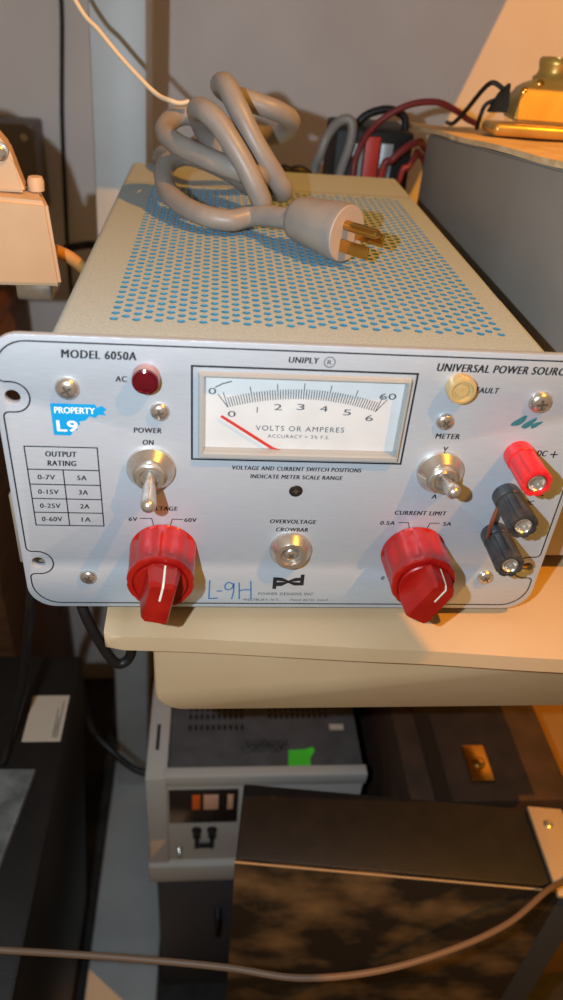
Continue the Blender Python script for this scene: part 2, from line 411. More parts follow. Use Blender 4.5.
# sticker
st = bmesh.new()
poly(st, [(20.4,107.4),(37.5,107.4),(38.2,105.9),(40.0,106.9),(41.8,105.4),(40.6,104.1),(41.4,102.6),(38.6,102.9),(37.2,101.4),(35.0,102.1),(33.2,100.1),(30.7,99.6),(31.2,98.2),(29.3,97.4),(29.9,95.4),(28.6,95.9),(26.9,93.1),(20.5,93.2)], FR, .10)
sk = obj('property_sticker', st, 'sticker', ps)
st = bmesh.new()
text_into(st, 'PROPERTY', 29.4, 104.6, 15.4, 2.9, FR, h=.16, bold=.0, shear=.05)
text_into(st, 'PROPERTY', 29.6, 104.6, 15.4, 2.9, FR, h=.165, shear=.05)
text_into(st, 'L9', 26.0, 97.6, 8.2, 5.0, FR, h=.16, bold=.02)
obj('sticker_print', st, 'sticker_white', sk)
# handwriting
hw = bmesh.new()
def scrawl(bm, pts, wd): strip(bm, [tuple(v.xy) for v in catmull([(a, b, 0) for a, b in pts], 6)], wd, .09, FR)
strip(hw, [(83.3,16.8),(83.0,5.2),(87.3,5.6)], .65, .09, FR)
scrawl(hw, [(86.6,10.0),(89.2,10.2)], .65)
scrawl(hw, [(94.2,14.6),(91.9,15.6),(90.4,13.2),(91.4,11.0),(93.8,12.0),(94.5,14.8),(94.6,10.0),(93.8,5.0)], .65)
scrawl(hw, [(97.0,15.6),(97.3,10.5),(97.4,5.0)], .65); scrawl(hw, [(97.3,10.2),(99.5,11.0),(102.6,11.0)], .65); scrawl(hw, [(102.4,16.6),(102.8,11.0),(103.0,5.2)], .65)
obj('handwritten_mark', hw, 'marker_blue', panel)
hw = bmesh.new()
for i, (cx, cz, a, b, rot) in enumerate(((209.4,105.6,3.6,1.5,38),(213.8,104.6,3.5,1.3,42),(217.0,104.2,2.6,1.0,34))):
    rr_ = math.radians(rot); pts = []
    for k in range(20):
        t = 2*math.pi*k/20; q = 1 + .14*math.sin(3*t+i)
        ex, ez = a*q*math.cos(t), b*q*math.sin(t)
        pts.append((cx+ex*math.cos(rr_)-ez*math.sin(rr_), cz+ex*math.sin(rr_)+ez*math.cos(rr_)))
    poly(hw, pts, FR, .09+.02*i)
obj('marker_scribble', hw, 'marker_teal', panel)['label'] = 'teal marker scribble'

# meter
mb = bmesh.new()
outer = [(77.4,85.2),(77.4,123.3),(161.0,123.3),(161.0,85.2)]
inner = [(80.4,88.6),(80.4,121.2),(159.0,121.2),(159.0,88.6)]
def loop(bm, pts, h): return [bm.verts.new(FR @ Vector((x, z, h))) for x, z in pts]
L1, L2, L3, L4 = loop(mb, outer, 0.1), loop(mb, [(x+(.6 if x < 100 else -.6), z+(.6 if z < 100 else -.6)) for x, z in outer], 2.6), loop(mb, [(x+(-.9 if x < 100 else .9), z+(-1.1 if z < 100 else .9)) for x, z in inner], 2.6), loop(mb, inner, -1.6)
for a, b in ((L1,L2),(L2,L3),(L3,L4)):
    for i in range(4): mb.faces.new((a[i], a[(i+1) % 4], b[(i+1) % 4], b[i]))
bez = obj('meter_bezel', mb, 'bezel', ps)
box('meter_housing', 'black_paint', ps, 0.0795, 0.1595, 0.0034, 0.045, 0.0885, 0.121)
cb = bmesh.new(); poly(cb, [(79.6,87.8),(159.8,87.8),(159.8,122),(79.6,122)], FR, -1.5); obj('scale_card', cb, 'card', bez)
gp = bmesh.new(); H = -1.4
ac_x, ac_z = 119.0, 0.0
# arc through (89.2,107.2),(119,111.8),(148.9,107.4): radius ~ 98
Rr = 98.0; cz0 = 111.8 - Rr
def pol(r, frac): 
    a = math.radians(90 + 17.7 - 35.4*frac); return (119.05 + r*math.cos(a), cz0 + r*math.sin(a))
for i in range(61):
    ln = 7.0 if i % 10 == 0 else (4.3)
    a, b = pol(Rr, i/60), pol(Rr+ln, i/60); strip(gp, [a, b], .34, H, FR)
strip(gp, [pol(Rr, 0), (pol(Rr+8.4, 0)[0]-1.6, pol(Rr+6, 0)[1])], .34, H, FR); strip(gp, [pol(Rr, 1), (pol(Rr+8.4, 1)[0]+1.6, pol(Rr+6, 1)[1])], .34, H, FR)
for s_, x, z in (('0',90.8,104.3),('1',100.9,106.5),('2',109.2,108.0),('3',118.3,108.4),('4',127.7,107.9),('5',137.4,106.6),('6',146.8,104.3)):
    text_into(gp, s_, x, z, 3.2 if s_ != '1' else None, 2.8, FR, h=H)
text_into(gp, '0', 82.9, 114.2, 3.0, 2.9, FR, h=H); text_into(gp, '60', 153.0, 114.3, 6.8, 2.9, FR, h=H)
text_into(gp, 'VOLTS OR AMPERES', 118.9, 98.3, 36.4, 2.5, FR, h=H, spacing=1.2)
text_into(gp, 'ACCURACY = 3% F.S.', 118.6, 94.6, 25.6, 1.7, FR, h=H, spacing=1.2)
scrawl_pts = [(84.0,115.8),(86.8,117.4),(90.4,118.6)]
strip(gp, scrawl_pts, .5, H, FR)
obj('scale_print', gp, 'grey_print', bez)
nb = bmesh.new(); F2 = FR
poly(nb, [(86.2,103.1),(86.9,104.1),(108.4,89.7),(107.4,88.7)], FR, -.5); poly(nb, [(108.4,89.7),(107.4,88.7),(112,88.4)], FR, -.5)
obj('needle', nb, 'needle', bez)
gl = bmesh.new(); poly(gl, [(79.2,87.2),(160.2,87.2),(160.2,122.4),(79.2,122.4)], FR, 1.6); obj('meter_lens', gl, 'lens', bez)

# screws
def screw(x, z, r, name='panel_screw', parent=ps, F=None, m='steel', flat=False):
    F = F or front(x, z); bm = bmesh.new()
    hgt = r*.62 if not flat else .35
    prof = [(r, 0), (r*.99, hgt*.25), (r*.86, hgt*.66), (r*.6, hgt*.9), (r*.3, hgt*.98), (0, hgt)]
    lathe(bm, prof, F, 24)
    o = obj(name, bm, m, parent, smooth=True, angle=70)
    cr = bmesh.new(); a0 = random.uniform(0, 90)
    for a in (a0, a0+90):
        ca, sa = math.cos(math.radians(a)), math.sin(math.radians(a))
        l, t = r*.46, r*.10
        poly(cr, [(ca*l-sa*t, sa*l+ca*t), (-ca*l-sa*t, -sa*l+ca*t), (-ca*l+sa*t, -sa*l-ca*t), (ca*l+sa*t, sa*l-ca*t)], F, hgt*1.01+(.02 if a == a0 else 0))
    obj('cross_slot', cr, 'slot', o); return o
for x, z, r in ((27.6,114.1,4.7),(62.4,105.2,3.9),(27.9,18.6,3.9),(215.6,114.8,4.8),(178.0,104.6,3.8),(215.0,20.6,3.9)): screw(x, z, r)
screw(119.5, 68.3, 3.0, m='dark_steel', flat=True)

# lamps and crowbar button
bm = lathe(bmesh.new(), [(5.3,0),(5.3,2.6),(5.2,4.6)], front(57.7,120.2), 32); al = obj('power_lamp', bm, 'ruby_side', ps, smooth=True)
bm = lathe(bmesh.new(), [(5.15,4.6),(5.0,5.4),(4.2,5.8),(3.9,5.5),(2,6.0),(0,6.2)], front(57.7,120.2), 32); obj('lens', bm, 'ruby', al, smooth=True)
bm = lathe(bmesh.new(), [(6.0,0),(5.9,3.6),(5.4,4.8),(4.4,5.0),(3.9,3.8),(2.9,3.6),(2.5,4.6),(1.4,4.8),(0,4.2)], front(180.8,120.4), 32); obj('fault_lamp', bm, 'amber', ps, smooth=True)
bm = lathe(bmesh.new(), [(9.6,0),(9.6,1.6),(7.3,5.7),(7.1,5.9),(5.0,5.9),(4.6,3.2),(0,3.0)], front(119.6,36.2), 48); cbn = obj('crowbar_button', bm, 'steel', ps, smooth=True, angle=22)
screw(119.6, 36.2, 3.6, 'adjuster', cbn, front(119.6, 36.2, -3.0), 'steel')

# toggle switches
def toggle(x, z, tip):
    bm = lathe(bmesh.new(), [(10.0,0),(10.0,2.0),(7.4,5.6),(7.2,5.9),(6.4,6.0)], front(x, z), 48)
    lathe(bm, [(6.4,5.6),(6.2,8.2),(5.7,8.6),(4.3,8.6),(3.9,7.0),(0,6.6)], front(x, z), 40)
    o = obj('toggle_switch', bm, 'steel', ps, smooth=True, angle=22)
    base = Vector((x, -6.5, z))*MM; tipv = Vector(tip)*MM; d = tipv-base; L = d.length/MM
    F = axis_frame(base, d) @ Matrix.Scale(MM, 4)
    lv = lathe(bmesh.new(), [(2.5,0),(2.4,2.5),(2.5,L*.3),(3.0,L*.75),(3.2,L*.93),(3.1,L),(2.5,L+1.4),(1.4,L+2.3),(0,L+2.6)], F, 24)
    obj('lever', lv, 'steel', o, smooth=True, angle=60); return o
toggle(58.2, 78.7, (58.6,-21.5,74.4)); toggle(180.6, 80.2, (180.6,-21.0,83.8))

# control knobs
def knob(x, z, ang, dimple=False):
    F = front(x, z)
    fl = lambda a, j: 1.0 - (0.062*(.5+.5*math.cos(10*a))**1.3 if 1 <= j <= 4 else 0.0) - (0.02 if j in (5,6,7) and math.cos(10*a) > .55 else 0)
    prof = [(15.1,0.3),(15.0,1.0),(14.9,6),(14.7,11),(14.3,17.0),(14.4,18.2),(14.4,21.2),(13.9,22.0),(12.0,22.0),(11.5,21.0),(0,21.0)]
    o = obj('control_knob', lathe(bmesh.new(), prof, F, 108, fl), 'red_knob', ps, smooth=True, angle=28)
    R = F @ Matrix.Rotation(math.radians(-ang), 4, 'Z')
    bm = lathe(bmesh.new(), [(11.2,21.2),(11.2,22.6),(10.7,23.2),(0,23.2)], R, 48)
    # pointer bar: hexagonal wedge seen from the front, drafted towards its outer face
    def ring(hx, hy, h, c): return [bm.verts.new(R @ Vector((px, py, h))) for px, py in ((-hx+c,-hy),(hx-c,-hy),(hx,-hy+c),(hx,hy-c),(hx-c,hy),(-hx+c,hy),(-hx,hy-c),(-hx,-hy+c))]
    rs = [ring(7.2,11.2,23.0,2.0), ring(6.5,11.1,28,1.6), ring(5.7,10.9,33.5,1.2), ring(5.1,9.9,35.5,1.2)]
    for a, b in zip(rs, rs[1:]):
        for i in range(8): bm.faces.new((a[i], a[(i+1) % 8], b[(i+1) % 8], b[i]))
    bm.faces.new(rs[-1])
    p = obj('pointer', bm, 'red_knob2', o, smooth=True, angle=24)
    ln = bmesh.new()
    P = [(11.4,23.2),(11.25,28),(11.05,33.5),(10.0,35.62),(2.5,35.62)]
    lo = [ln.verts.new(R @ Vector((-.42, a, h))) for a, h in P]; hi = [ln.verts.new(R @ Vector((.42, a, h))) for a, h in P]
    for i in range(len(P)-1): ln.faces.new((lo[i], lo[i+1], hi[i+1], hi[i]))
    q = obj('indicator_line', ln, 'white_line', p)
    return o, p
kL, pL = knob(62.4, 34.2, 12)
kR, pR = knob(177.0, 35.0, 28)
# set-screw hole in the right knob's skirt
bm = lathe(bmesh.new(), [(1.2,0),(1.2,.25),(0,.25)], axis_frame((0.1767,-0.0085,0.0492), (-.05,-.1,1)) @ Matrix.Scale(MM, 4), 16)
obj('set_screw', bm, 'dark_steel', kR, smooth=True)

# binding posts
def post(x, z, m):
    F = front(x, z)
    fl = lambda a, j: 1.0 - (0.12*max(0, math.cos(8*a)) if 6 <= j <= 10 else 0)
    prof = [(6.3,0),(6.3,5.6),(6.0,6.0),(5.2,6.2),(5.2,6.8),(6.0,7.0),(6.2,8.0),(6.25,12),(6.3,18),(6.4,22.6),(6.0,23.4),(4.4,23.4),(4.0,22.6),(3.9,20.0),(0,19.8)]
    o = obj('binding_post', lathe(bmesh.new(), prof, F, 64, fl), m, ps, smooth=True, angle=30)
    bm = lathe(bmesh.new(), [(3.75,19.9),(3.75,23.0),(3.3,23.2),(2.6,22.4),(2.3,20.6),(0,20.4)], F, 28)
    obj('metal_socket', bm, 'steel', o, smooth=True); return o
post(213.0, 90.0, 'red_post')['label'] = 'red binding post'; post(213.2, 68.5, 'black_post'); post(213.0, 47.0, 'black_post')
obj('jumper_wire', sweep(bmesh.new(), catmull([(.2085,-.0055,.066),(.2062,-.0085,.060),(.2065,-.008,.054),(.2078,-.006,.049)], 8), .0009, 8), mat('copper_jumper', (150,84,60), .4, .5), ps, smooth=True)

# cover with perforated top
ZT = 0.1335; X0, X1, YB = 0.0212, 0.2174, 0.3185
px, py = 4.4*MM, 6.1*MM
hx0, hy0, nx, ny = 0.0436, 0.0230, 37, 38
pf = bmesh.new()
def cell(cx, cy, hx, hy):
    n = 12; r = 1.7*MM; ring = []; sq = []; low = []
    for k in range(n):
        a = 2*math.pi*k/n + math.pi/4
        c, s_ = math.cos(a), math.sin(a); ring.append(pf.verts.new((cx+r*c, cy+r*s_, ZT))); low.append(pf.verts.new((cx+r*c*.96, cy+r*s_*.96, ZT-.0006)))
        # point on the rectangle border
        q = max(abs(c)*math.sqrt(.5)/ (math.sqrt(.5)), abs(s_))
        t = 1/max(abs(c), abs(s_)); sq.append(pf.verts.new((cx+hx*max(-1, min(1, c*t)), cy+hy*max(-1, min(1, s_*t)), ZT)))
    for k in range(n):
        j = (k+1) % n
        pf.faces.new((ring[k], ring[j], sq[j], sq[k]))
        f = pf.faces.new((low[k], low[j], ring[j], ring[k])); f.material_index = 1
    f = pf.faces.new(low); f.material_index = 1
def flat(x0, x1, y0, y1): pf.faces.new([pf.verts.new((x, y, ZT)) for x, y in ((x0,y0),(x1,y0),(x1,y1),(x0,y1))])
yA, yB_ = hy0 - py, hy0 + (ny+.0)*py
for i in range(nx):
    cx = hx0 + i*px; off = (i % 2)*py/2
    y_first = hy0 + off
    for k in range(ny): cell(cx, y_first + k*py, px/2, py/2)
    flat(cx-px/2, cx+px/2, yA, y_first-py/2); flat(cx-px/2, cx+px/2, y_first+(ny-.5)*py, yB_)
xa, xb = hx0-px/2, hx0+(nx-.5)*px
yF = 0.0012; YS = 0.2588
rr = 0.004
flat(X0+rr, xa, yF, YS); flat(xb, X1-rr, yF, YS); flat(xa, xb, yF, yA); flat(xa, xb, yB_, YS)
# rolled edges and sides, back half-lid
def side(sg, x):
    prof = [(x - sg*rr + sg*rr*math.sin(a), ZT - rr + rr*math.cos(a)) for a in [math.radians(15*i) for i in range(7)]] + [(x, 0.0035)]
    for (xa_, za), (xb_, zb) in zip(prof, prof[1:]):
        for y0_, y1_ in ((yF, YS), (YS+.0008, YB)):
            pf.faces.new([pf.verts.new(v) for v in ((xa_,y0_,za),(xa_,y1_,za),(xb_,y1_,zb),(xb_,y0_,zb))])
side(1, X1); side(-1, X0)
flat(X0+rr, X1-rr, YS+.0008, YB)
pf.faces.new([pf.verts.new(v) for v in ((X0,YB,.0035),(X1,YB,.0035),(X1,YB,ZT-rr),(X1-rr,YB,ZT),(X0+rr,YB,ZT),(X0,YB,ZT-rr))])
pf.faces.new([pf.verts.new(v) for v in ((X0,yF,.0035),(X1,yF,.0035),(X1,YB,.0035),(X0,YB,.0035))])
bmesh.ops.remove_doubles(pf, verts=pf.verts, dist=2e-6)
me = bpy.data.meshes.new('cover'); pf.to_mesh(me); pf.free()
me.materials.append(M['dusty']); me.materials.append(M['blue_paint'])
for p in me.polygons: p.use_smooth = False
cov = link('cover', me, None, ps)
# black chassis seen through the seam, feet, side bracket
box('chassis', 'black_paint', ps, X0+.002, X1-.002, .0034, YB-.002, .005, ZT-.0015)
for fx in (0.05, 0.195):
    for fy in (0.03, 0.29):
        bm = lathe(bmesh.new(), [(8,0),(8,7),(7,9.8),(0,9.8)], Matrix.Translation((fx, fy, 0.0036)) @ Matrix.Rotation(math.pi, 4, 'X') @ Matrix.Scale(MM, 4), 20)
        obj('foot', bm, 'black', ps, smooth=True)
box('side_bracket', 'alu_edge', ps, -0.0055, 0.0212, 0.012, 0.016, 0.016, 0.055, bev=.0008)

# ------------------------------------------------------------------ power cord on top
def tie(P, r, per=12): return sweep(bmesh.new(), catmull(P, per), r, 14)
PC = [(0.1245,0.1285,0.1485),(0.118,0.135,0.147),(0.110,0.143,0.1455),(0.102,0.150,0.1435),   # from plug back into the bundle
      (0.090,0.146,0.1415),(0.076,0.150,0.1425),(0.063,0.166,0.144),(0.054,0.187,0.148),(0.0535,0.208,0.155),(0.066,0.222,0.158),(0.090,0.215,0.152),(0.104,0.196,0.148),   # low loop A
      (0.108,0.168,0.159),(0.098,0.156,0.1635),(0.079,0.164,0.1675),(0.060,0.182,0.1715),(0.0535,0.200,0.175),(0.060,0.214,0.180),(0.074,0.214,0.180),(0.090,0.200,0.172),   # loop B
      (0.100,0.176,0.160),(0.107,0.156,0.150),(0.105,0.150,0.155),(0.096,0.152,0.170),(0.085,0.158,0.184),(0.077,0.164,0.190),(0.072,0.178,0.188),(0.078,0.198,0.172),   # strand C over the top
      (0.096,0.200,0.156),(0.114,0.186,0.150),(0.120,0.172,0.152),(0.115,0.166,0.160),(0.103,0.166,0.176),(0.093,0.172,0.192),(0.087,0.182,0.2005),(0.084,0.196,0.199),   # strand D
      (0.089,0.206,0.194),(0.102,0.204,0.191),(0.117,0.206,0.187),(0.126,0.220,0.180),(0.121,0.240,0.170),(0.106,0.246,0.168),(0.090,0.238,0.172),(0.078,0.246,0.166),(0.06,0.268,0.150),(0.045,0.300,0.1435),(0.042,0.326,0.128),(0.045,0.333,0.09),(0.055,0.333,0.045),(0.07,0.332,0.02)]
PC = [(x, y, max(z, ZT+.0060) if y < .318 else z) for x, y, z in PC]
pcord = obj('power_cord', tie(PC, 0.0056), 'cord', ps, smooth=True, angle=60)
pcord['label'] = 'thick grey cord in a tied bundle'
A = Vector((0.1250,0.1280,0.1488)); B = Vector((0.1465,0.1055,0.1488)); d = (B-A).normalized()
F = axis_frame(A, d) @ Matrix.Scale(MM, 4); L = (B-A).length/MM
pl = obj('plug', lathe(bmesh.new(), [(7.2,-4),(8.2,-2.6),(10.0,-1.6),(11.2,1.5),(12.4,L*.45),(13.6,L*.8),(13.9,L-1.5),(13.6,L)], F, 36), 'cord', pcord, smooth=True, angle=50)
obj('plug_face', lathe(bmesh.new(), [(13.5,L+.02),(13.2,L+.6),(0,L+.6)], F, 36), 'plug_face', pcord, smooth=True, angle=30)
upv = Vector((0,0,1)); e1 = (upv - d*upv.dot(d)).normalized(); e2 = d.cross(e1)    # e1 up on the face
def prong(kind, u, v, ln):
    base = B + d*.0005 + e1*u*MM + e2*v*MM
    G = Matrix.Translation(base) @ Matrix((( e2.x, e1.x, d.x, 0), (e2.y, e1.y, d.y, 0), (e2.z, e1.z, d.z, 0), (0,0,0,1))) @ Matrix.Scale(MM, 4)
    bm = bmesh.new()
    if kind == 'round': lathe(bm, [(2.4,0),(2.4,ln-2.2),(1.9,ln-.6),(0,ln)], G, 20)
    else:
        bx(bm, -.75, .75, -3.1, 3.1, 0, ln, bev=.35); bmesh.ops.transform(bm, matrix=G, verts=bm.verts)
    obj('prong', bm, 'brass', pcord, smooth=True, angle=40)
prong('round', 4.5, 2.0, 20); prong('flat', -4.6, 4.6, 17); prong('flat', -.5, -7.0, 17)

# white string from the bundle up to the left
ws = obj('string', tie([(-0.035,0.285,0.285),(0.0012,0.25,0.2303),(0.015,0.24,0.217),(0.0298,0.23,0.2035),(0.047,0.216,0.191),(0.0565,0.2065,0.1885),(0.0620,0.2065,0.1876),(0.0670,0.2065,0.1888)], 0.0013), 'string', None, smooth=True)
tag(ws, 'thin off-white string running up from the tied grey cord bundle to the upper left', 'string')

# ------------------------------------------------------------------ right: grey instrument case, cardboard, lamp base, leads
gc = thing('instrument_case', (0.31, 0.18, ZS), 'plain grey metal case with sloping top standing right of the power supply', 'case')
bm = bmesh.new()
XS, XE = 0.2435, 0.388
side_ = [(0.034,0.0055),(0.352,0.0055),(0.352,0.1605),(0.034,0.1909)]
a = [bm.verts.new((XS, y, z)) for y, z in side_]; b = [bm.verts.new((XE, y, z)) for y, z in side_]
bm.faces.new(a); bm.faces.new(list(reversed(b)))
for i in range(4): bm.faces.new((a[i], a[(i+1) % 4], b[(i+1) % 4], b[i]))
bmesh.ops.bevel(bm, geom=list(bm.edges), offset=.0012, segments=2, affect='EDGES')
obj('body', bm, 'grey_case', gc, smooth=True)
for fx in (0.275, 0.36):
    for fy in (0.075, 0.31):
        obj('foot', lathe(bmesh.new(), [(9,0),(9,8),(8,11.7),(0,11.7)], Matrix.Translation((fx, fy, 0.0055)) @ Matrix.Rotation(math.pi, 4, 'X') @ Matrix.Scale(MM, 4), 20), 'black', gc, smooth=True)
# cardboard sheet lying on the slope
cd = bmesh.new(); NX, NY = 16, 40
def slope(y): return 0.1605 + (0.352-y)*(0.193-0.1605)/0.34
rows = []
for lay in (0.0006, 0.0036):
    g = []
    for j in range(NY+1):
        y = 0.036 + (0.432-0.036)*j/NY; row = []
        for i in range(NX+1):
            rag = 0.0007*math.sin(j*0.7)+0.0005*random.uniform(-1,1)
            x = 0.2425 + rag*(1-i/NX) + (0.392-0.2425)*i/NX
            row.append(cd.verts.new((x, y + .0012*math.sin(i*1.3)*(j == NY), slope(y)+lay+.0004*math.sin(i*.9+j*.5))))
        g.append(row)
    rows.append(g)
for g in rows:
    for j in range(NY):
        for i in range(NX): cd.faces.new((g[j][i], g[j][i+1], g[j+1][i+1], g[j+1][i]))
lo, hi = rows
for j in range(NY):
    for i in (0, NX): cd.faces.new((lo[j][i], lo[j+1][i], hi[j+1][i], hi[j][i]))
for i in range(NX):
    for j in (0, NY): cd.faces.new((lo[j][i], lo[j][i+1], hi[j][i+1], hi[j][i]))
tag(obj('cardboard_sheet', cd, 'board', None), 'tan cardboard sheet with ragged edge lying on top of the grey case', 'cardboard')

yb0 = 0.268
lb = thing('metal_bracket', (0.30, 0.29, slope(.29)+.005), 'yellow-lit cast metal base with rolled lip and raised socket on the cardboard', 'bracket')
zb = slope(yb0)+.0050
bm = bx(bmesh.new(), 0.2650, 0.375, yb0, 0.335, zb, zb+.0078, bev=.0034, seg=3)
for v in bm.verts:
    v.co.z += -(v.co.y-yb0)*.0956
    if v.co.y > .30 and v.co.x < .28: v.co.x += .012
obj('base_plate', bm, 'gold', lb, smooth=True)
bm = bmesh.new()
prof = [(0.2840,0.007),(0.2860,0.018),(0.2885,0.027),(0.2960,0.033),(0.372,0.036),(0.372,0.007)]
fa = [bm.verts.new((x, yb0+.018 + (h-.007)*.35, zb+h)) for x, h in prof]; ba = [bm.verts.new((x+.004, yb0+.06, zb+h*.85)) for x, h in prof]
bm.faces.new(fa); bm.faces.new(list(reversed(ba)))
for i in range(6): bm.faces.new((fa[i], fa[(i+1) % 6], ba[(i+1) % 6], ba[i]))
bmesh.ops.bevel(bm, geom=list(bm.edges), offset=.0018, segments=2, affect='EDGES')
obj('housing', bm, 'gold', lb, smooth=True)
bm = lathe(bmesh.new(), [(14,-2),(14.5,1),(12.0,3),(11.2,6),(12.2,9.5),(12.2,12),(11,13.5),(8.5,13.5),(8,8),(0,7)], Matrix.Translation((0.3150, yb0+.045, zb+.031)) @ Matrix.Scale(MM, 4), 32)
obj('socket', bm, 'gold', lb, smooth=True)
for sx, sz in ((0.2895,0.0265),(0.299,0.032)):
    obj('screw', lathe(bmesh.new(), [(2.6,0),(2.4,1.4),(1.4,2.2),(0,2.4)], axis_frame((sx, yb0+.0265, zb+sz-.002), (0,-1,.5)) @ Matrix.Scale(MM, 4), 16), 'brass', lb, smooth=True)
bm = bmesh.new()
pp = [(0.2885,0.009),(0.2745,0.0085),(0.2800,0.0205),(0.2860,0.027)]
f1 = [bm.verts.new((x, yb0+.046, zb+h)) for x, h in pp]; f2 = [bm.verts.new((x, yb0+.052, zb+h)) for x, h in pp]
bm.faces.new(f1); bm.faces.new(list(reversed(f2)))
for i in range(4): bm.faces.new((f1[i], f1[(i+1) % 4], f2[(i+1) % 4], f2[i]))
obj('strain_relief', bm, 'black', lb)
tag(tube('black_cable', [(0.2838,.318,zb+.0225),(0.277,.320,0.1995),(0.2735,.322,0.1990),(0.271,.330,0.193),(0.2685,.350,0.178),(0.268,.375,slope(.375)+.0075),(0.270,.40,slope(.40)+.0070)], .0017, 'black'), 'black cable bent over the cardboard sheet into the yellow-lit metal base', 'cable', 'black cables')
tag(tube('black_cable', [(0.2825,.318,zb+.0175),(0.274,.322,zb+.0125),(0.2715,.322,zb+.005),(0.2725,.328,slope(.328)+.0065)], .0015, 'black'), 'short black cable looping down beside the metal base onto the cardboard', 'cable', 'black cables')

# battery-like black unit behind the power supply
bt = thing('battery_charger', (0.215, 0.385, ZS), 'black box with a red-orange stripe and silver panels behind the power supply', 'charger')
box('housing', 'black_paint', bt, 0.174, 0.236, 0.362, 0.425, ZS, 0.1585, bev=.003)
box('red_stripe', 'red_plastic', bt, 0.1978, 0.2092, 0.3600, 0.3625, 0.02, 0.1545, bev=.0006)
box('silver_panel', 'silver', bt, 0.2105, 0.2200, 0.3608, 0.3625, 0.02, 0.150, bev=.0004)
box('silver_panel', 'silver', bt, 0.1885, 0.1966, 0.3608, 0.3625, 0.02, 0.149, bev=.0004)
obj('carry_handle', sweep(bmesh.new(), catmull([(0.192,0.385,0.157),(0.200,0.385,0.166),(0.216,0.385,0.171),(0.230,0.385,0.167),(0.233,0.385,0.157)], 8), .0032, 10), 'black', bt, smooth=True)
tag(tube('red_cable', [(0.1884,0.352,0.03),(0.1884,0.350,0.118),(0.191,0.354,0.144),(0.2037,0.360,0.1629),(0.2248,0.360,0.1771),(0.2473,0.360,0.1812),(0.265,0.362,0.176),(0.276,0.366,0.1705),(0.285,0.372,0.1675)], .0024, 'red_cable'), 'maroon cable arching highest over the black charger behind the power supply', 'cable', 'maroon cables by the black charger')
tag(tube('red_cable', [(0.2085,0.350,0.03),(0.2094,0.345,0.1282),(0.2168,0.345,0.1416),(0.2262,0.347,0.150),(0.236,0.354,0.1535),(0.2445,0.366,0.150),(0.256,0.373,0.13),(0.262,0.376,0.05)], .0028, 'red_cable'), 'lower maroon cable crossing the black charger beside the red-orange stripe', 'cable', 'maroon cables by the black charger')
tag(tube('red_cable', [(0.2225,0.344,0.03),(0.2235,0.340,0.126),(0.229,0.340,0.138),(0.2345,0.345,0.1450),(0.2395,0.358,0.1455),(0.250,0.364,0.128),(0.255,0.366,0.05)], .0024, 'red_cable'), 'lowest maroon cable curving down nearest the right rear of the blue-topped case', 'cable', 'maroon cables by the black charger')
tag(tube('grey_cable', [(0.158,0.37,0.03),(0.1590,0.365,0.118),(0.163,0.360,0.140),(0.1675,0.360,0.1537),(0.1754,0.356,0.1645),(0.1835,0.353,0.1645),(0.184,0.352,0.150),(0.178,0.353,0.12),(0.172,0.354,0.04)], .0036, 'cord'), 'grey cable loop standing left of the black charger', 'cable')
tag(tube('black_cable', [(0.126,0.352,0.02),(0.130,0.350,0.118),(0.140,0.346,0.128),(0.148,0.346,0.129),(0.153,0.348,0.122),(0.153,0.35,0.09),(0.15,0.36,0.02)], .0042, 'black'), 'black cable bunched low behind the power supply, left of the charger', 'cable', 'black cables')

# ------------------------------------------------------------------ upper left: beige machine, wall box, cables
bmch = thing('machine_tool', (-0.16, 0.33, -0.02), 'beige enamelled machine head with a bolt at the upper left of the photo', 'machine')
bm = bmesh.new()
fr = [(-0.14,0.0965),(-0.0015,0.0995),(-0.0045,0.1445),(-0.14,0.150)]
bkx = [(-0.14,0.0965),(-0.012,0.0995),(-0.015,0.1445),(-0.14,0.150)]
f1 = [bm.verts.new((x, .150, z)) for x, z in fr]; f2 = [bm.verts.new((x, .182, z)) for x, z in bkx]
bm.faces.new(f1); bm.faces.new(list(reversed(f2)))
for i in range(4): bm.faces.new((f1[i], f1[(i+1) % 4], f2[(i+1) % 4], f2[i]))
bmesh.ops.bevel(bm, geom=list(bm.edges), offset=.0022, segments=3, affect='EDGES')
obj('head_box', bm, 'beige', bmch, smooth=True)
bm = bmesh.new()
fr = [(-0.14,0.146),(-0.0175,0.146),(-0.0215,0.160),(-0.0235,0.1675),(-0.030,0.1755),(-0.05,0.190),(-0.14,0.20)]
f1 = [bm.verts.new((x, .160, z)) for x, z in fr]; f2 = [bm.verts.new((x-.003, .178, z)) for x, z in fr]
bm.faces.new(f1); bm.faces.new(list(reversed(f2)))
for i in range(7): bm.faces.new((f1[i], f1[(i+1) % 7], f2[(i+1) % 7], f2[i]))
bmesh.ops.bevel(bm, geom=list(bm.edges), offset=.0015, segments=2, affect='EDGES')
obj('bracket', bm, 'beige', bmch, smooth=True)
obj('bolt', lathe(bmesh.new(), [(4.6,0),(4.6,1.5),(3.6,1.6),(3.6,4),(2.8,4.6),(0,4.6)], front(-28.0, 166.0, 160), 24), 'steel', bmch, smooth=True, angle=30)
obj('knob', lathe(bmesh.new(), [(4.2,0),(4.4,5),(3.6,7),(0,7.4)], Matrix.Translation((-0.0140,.170,.1455)) @ Matrix.Scale(MM, 4), 24), 'beige', bmch, smooth=True)
box('slide', 'steel', bmch, -0.03, -0.010, .160, .19, .087, .0985, bev=.002)
obj('column', lathe(bmesh.new(), [(16,0),(16,118),(0,118)], Matrix.Translation((-0.165,.335,-.002)) @ Matrix.Scale(MM, 4), 28), 'dark_steel', bmch, smooth=True)
box('arm', 'beige', bmch, -0.19, -0.125, .178, .36, .10, .134, bev=.003)
box('machine_base', 'dark_steel', bmch, -0.24, -0.130, .31, .40, -.02, -.001, bev=.002)
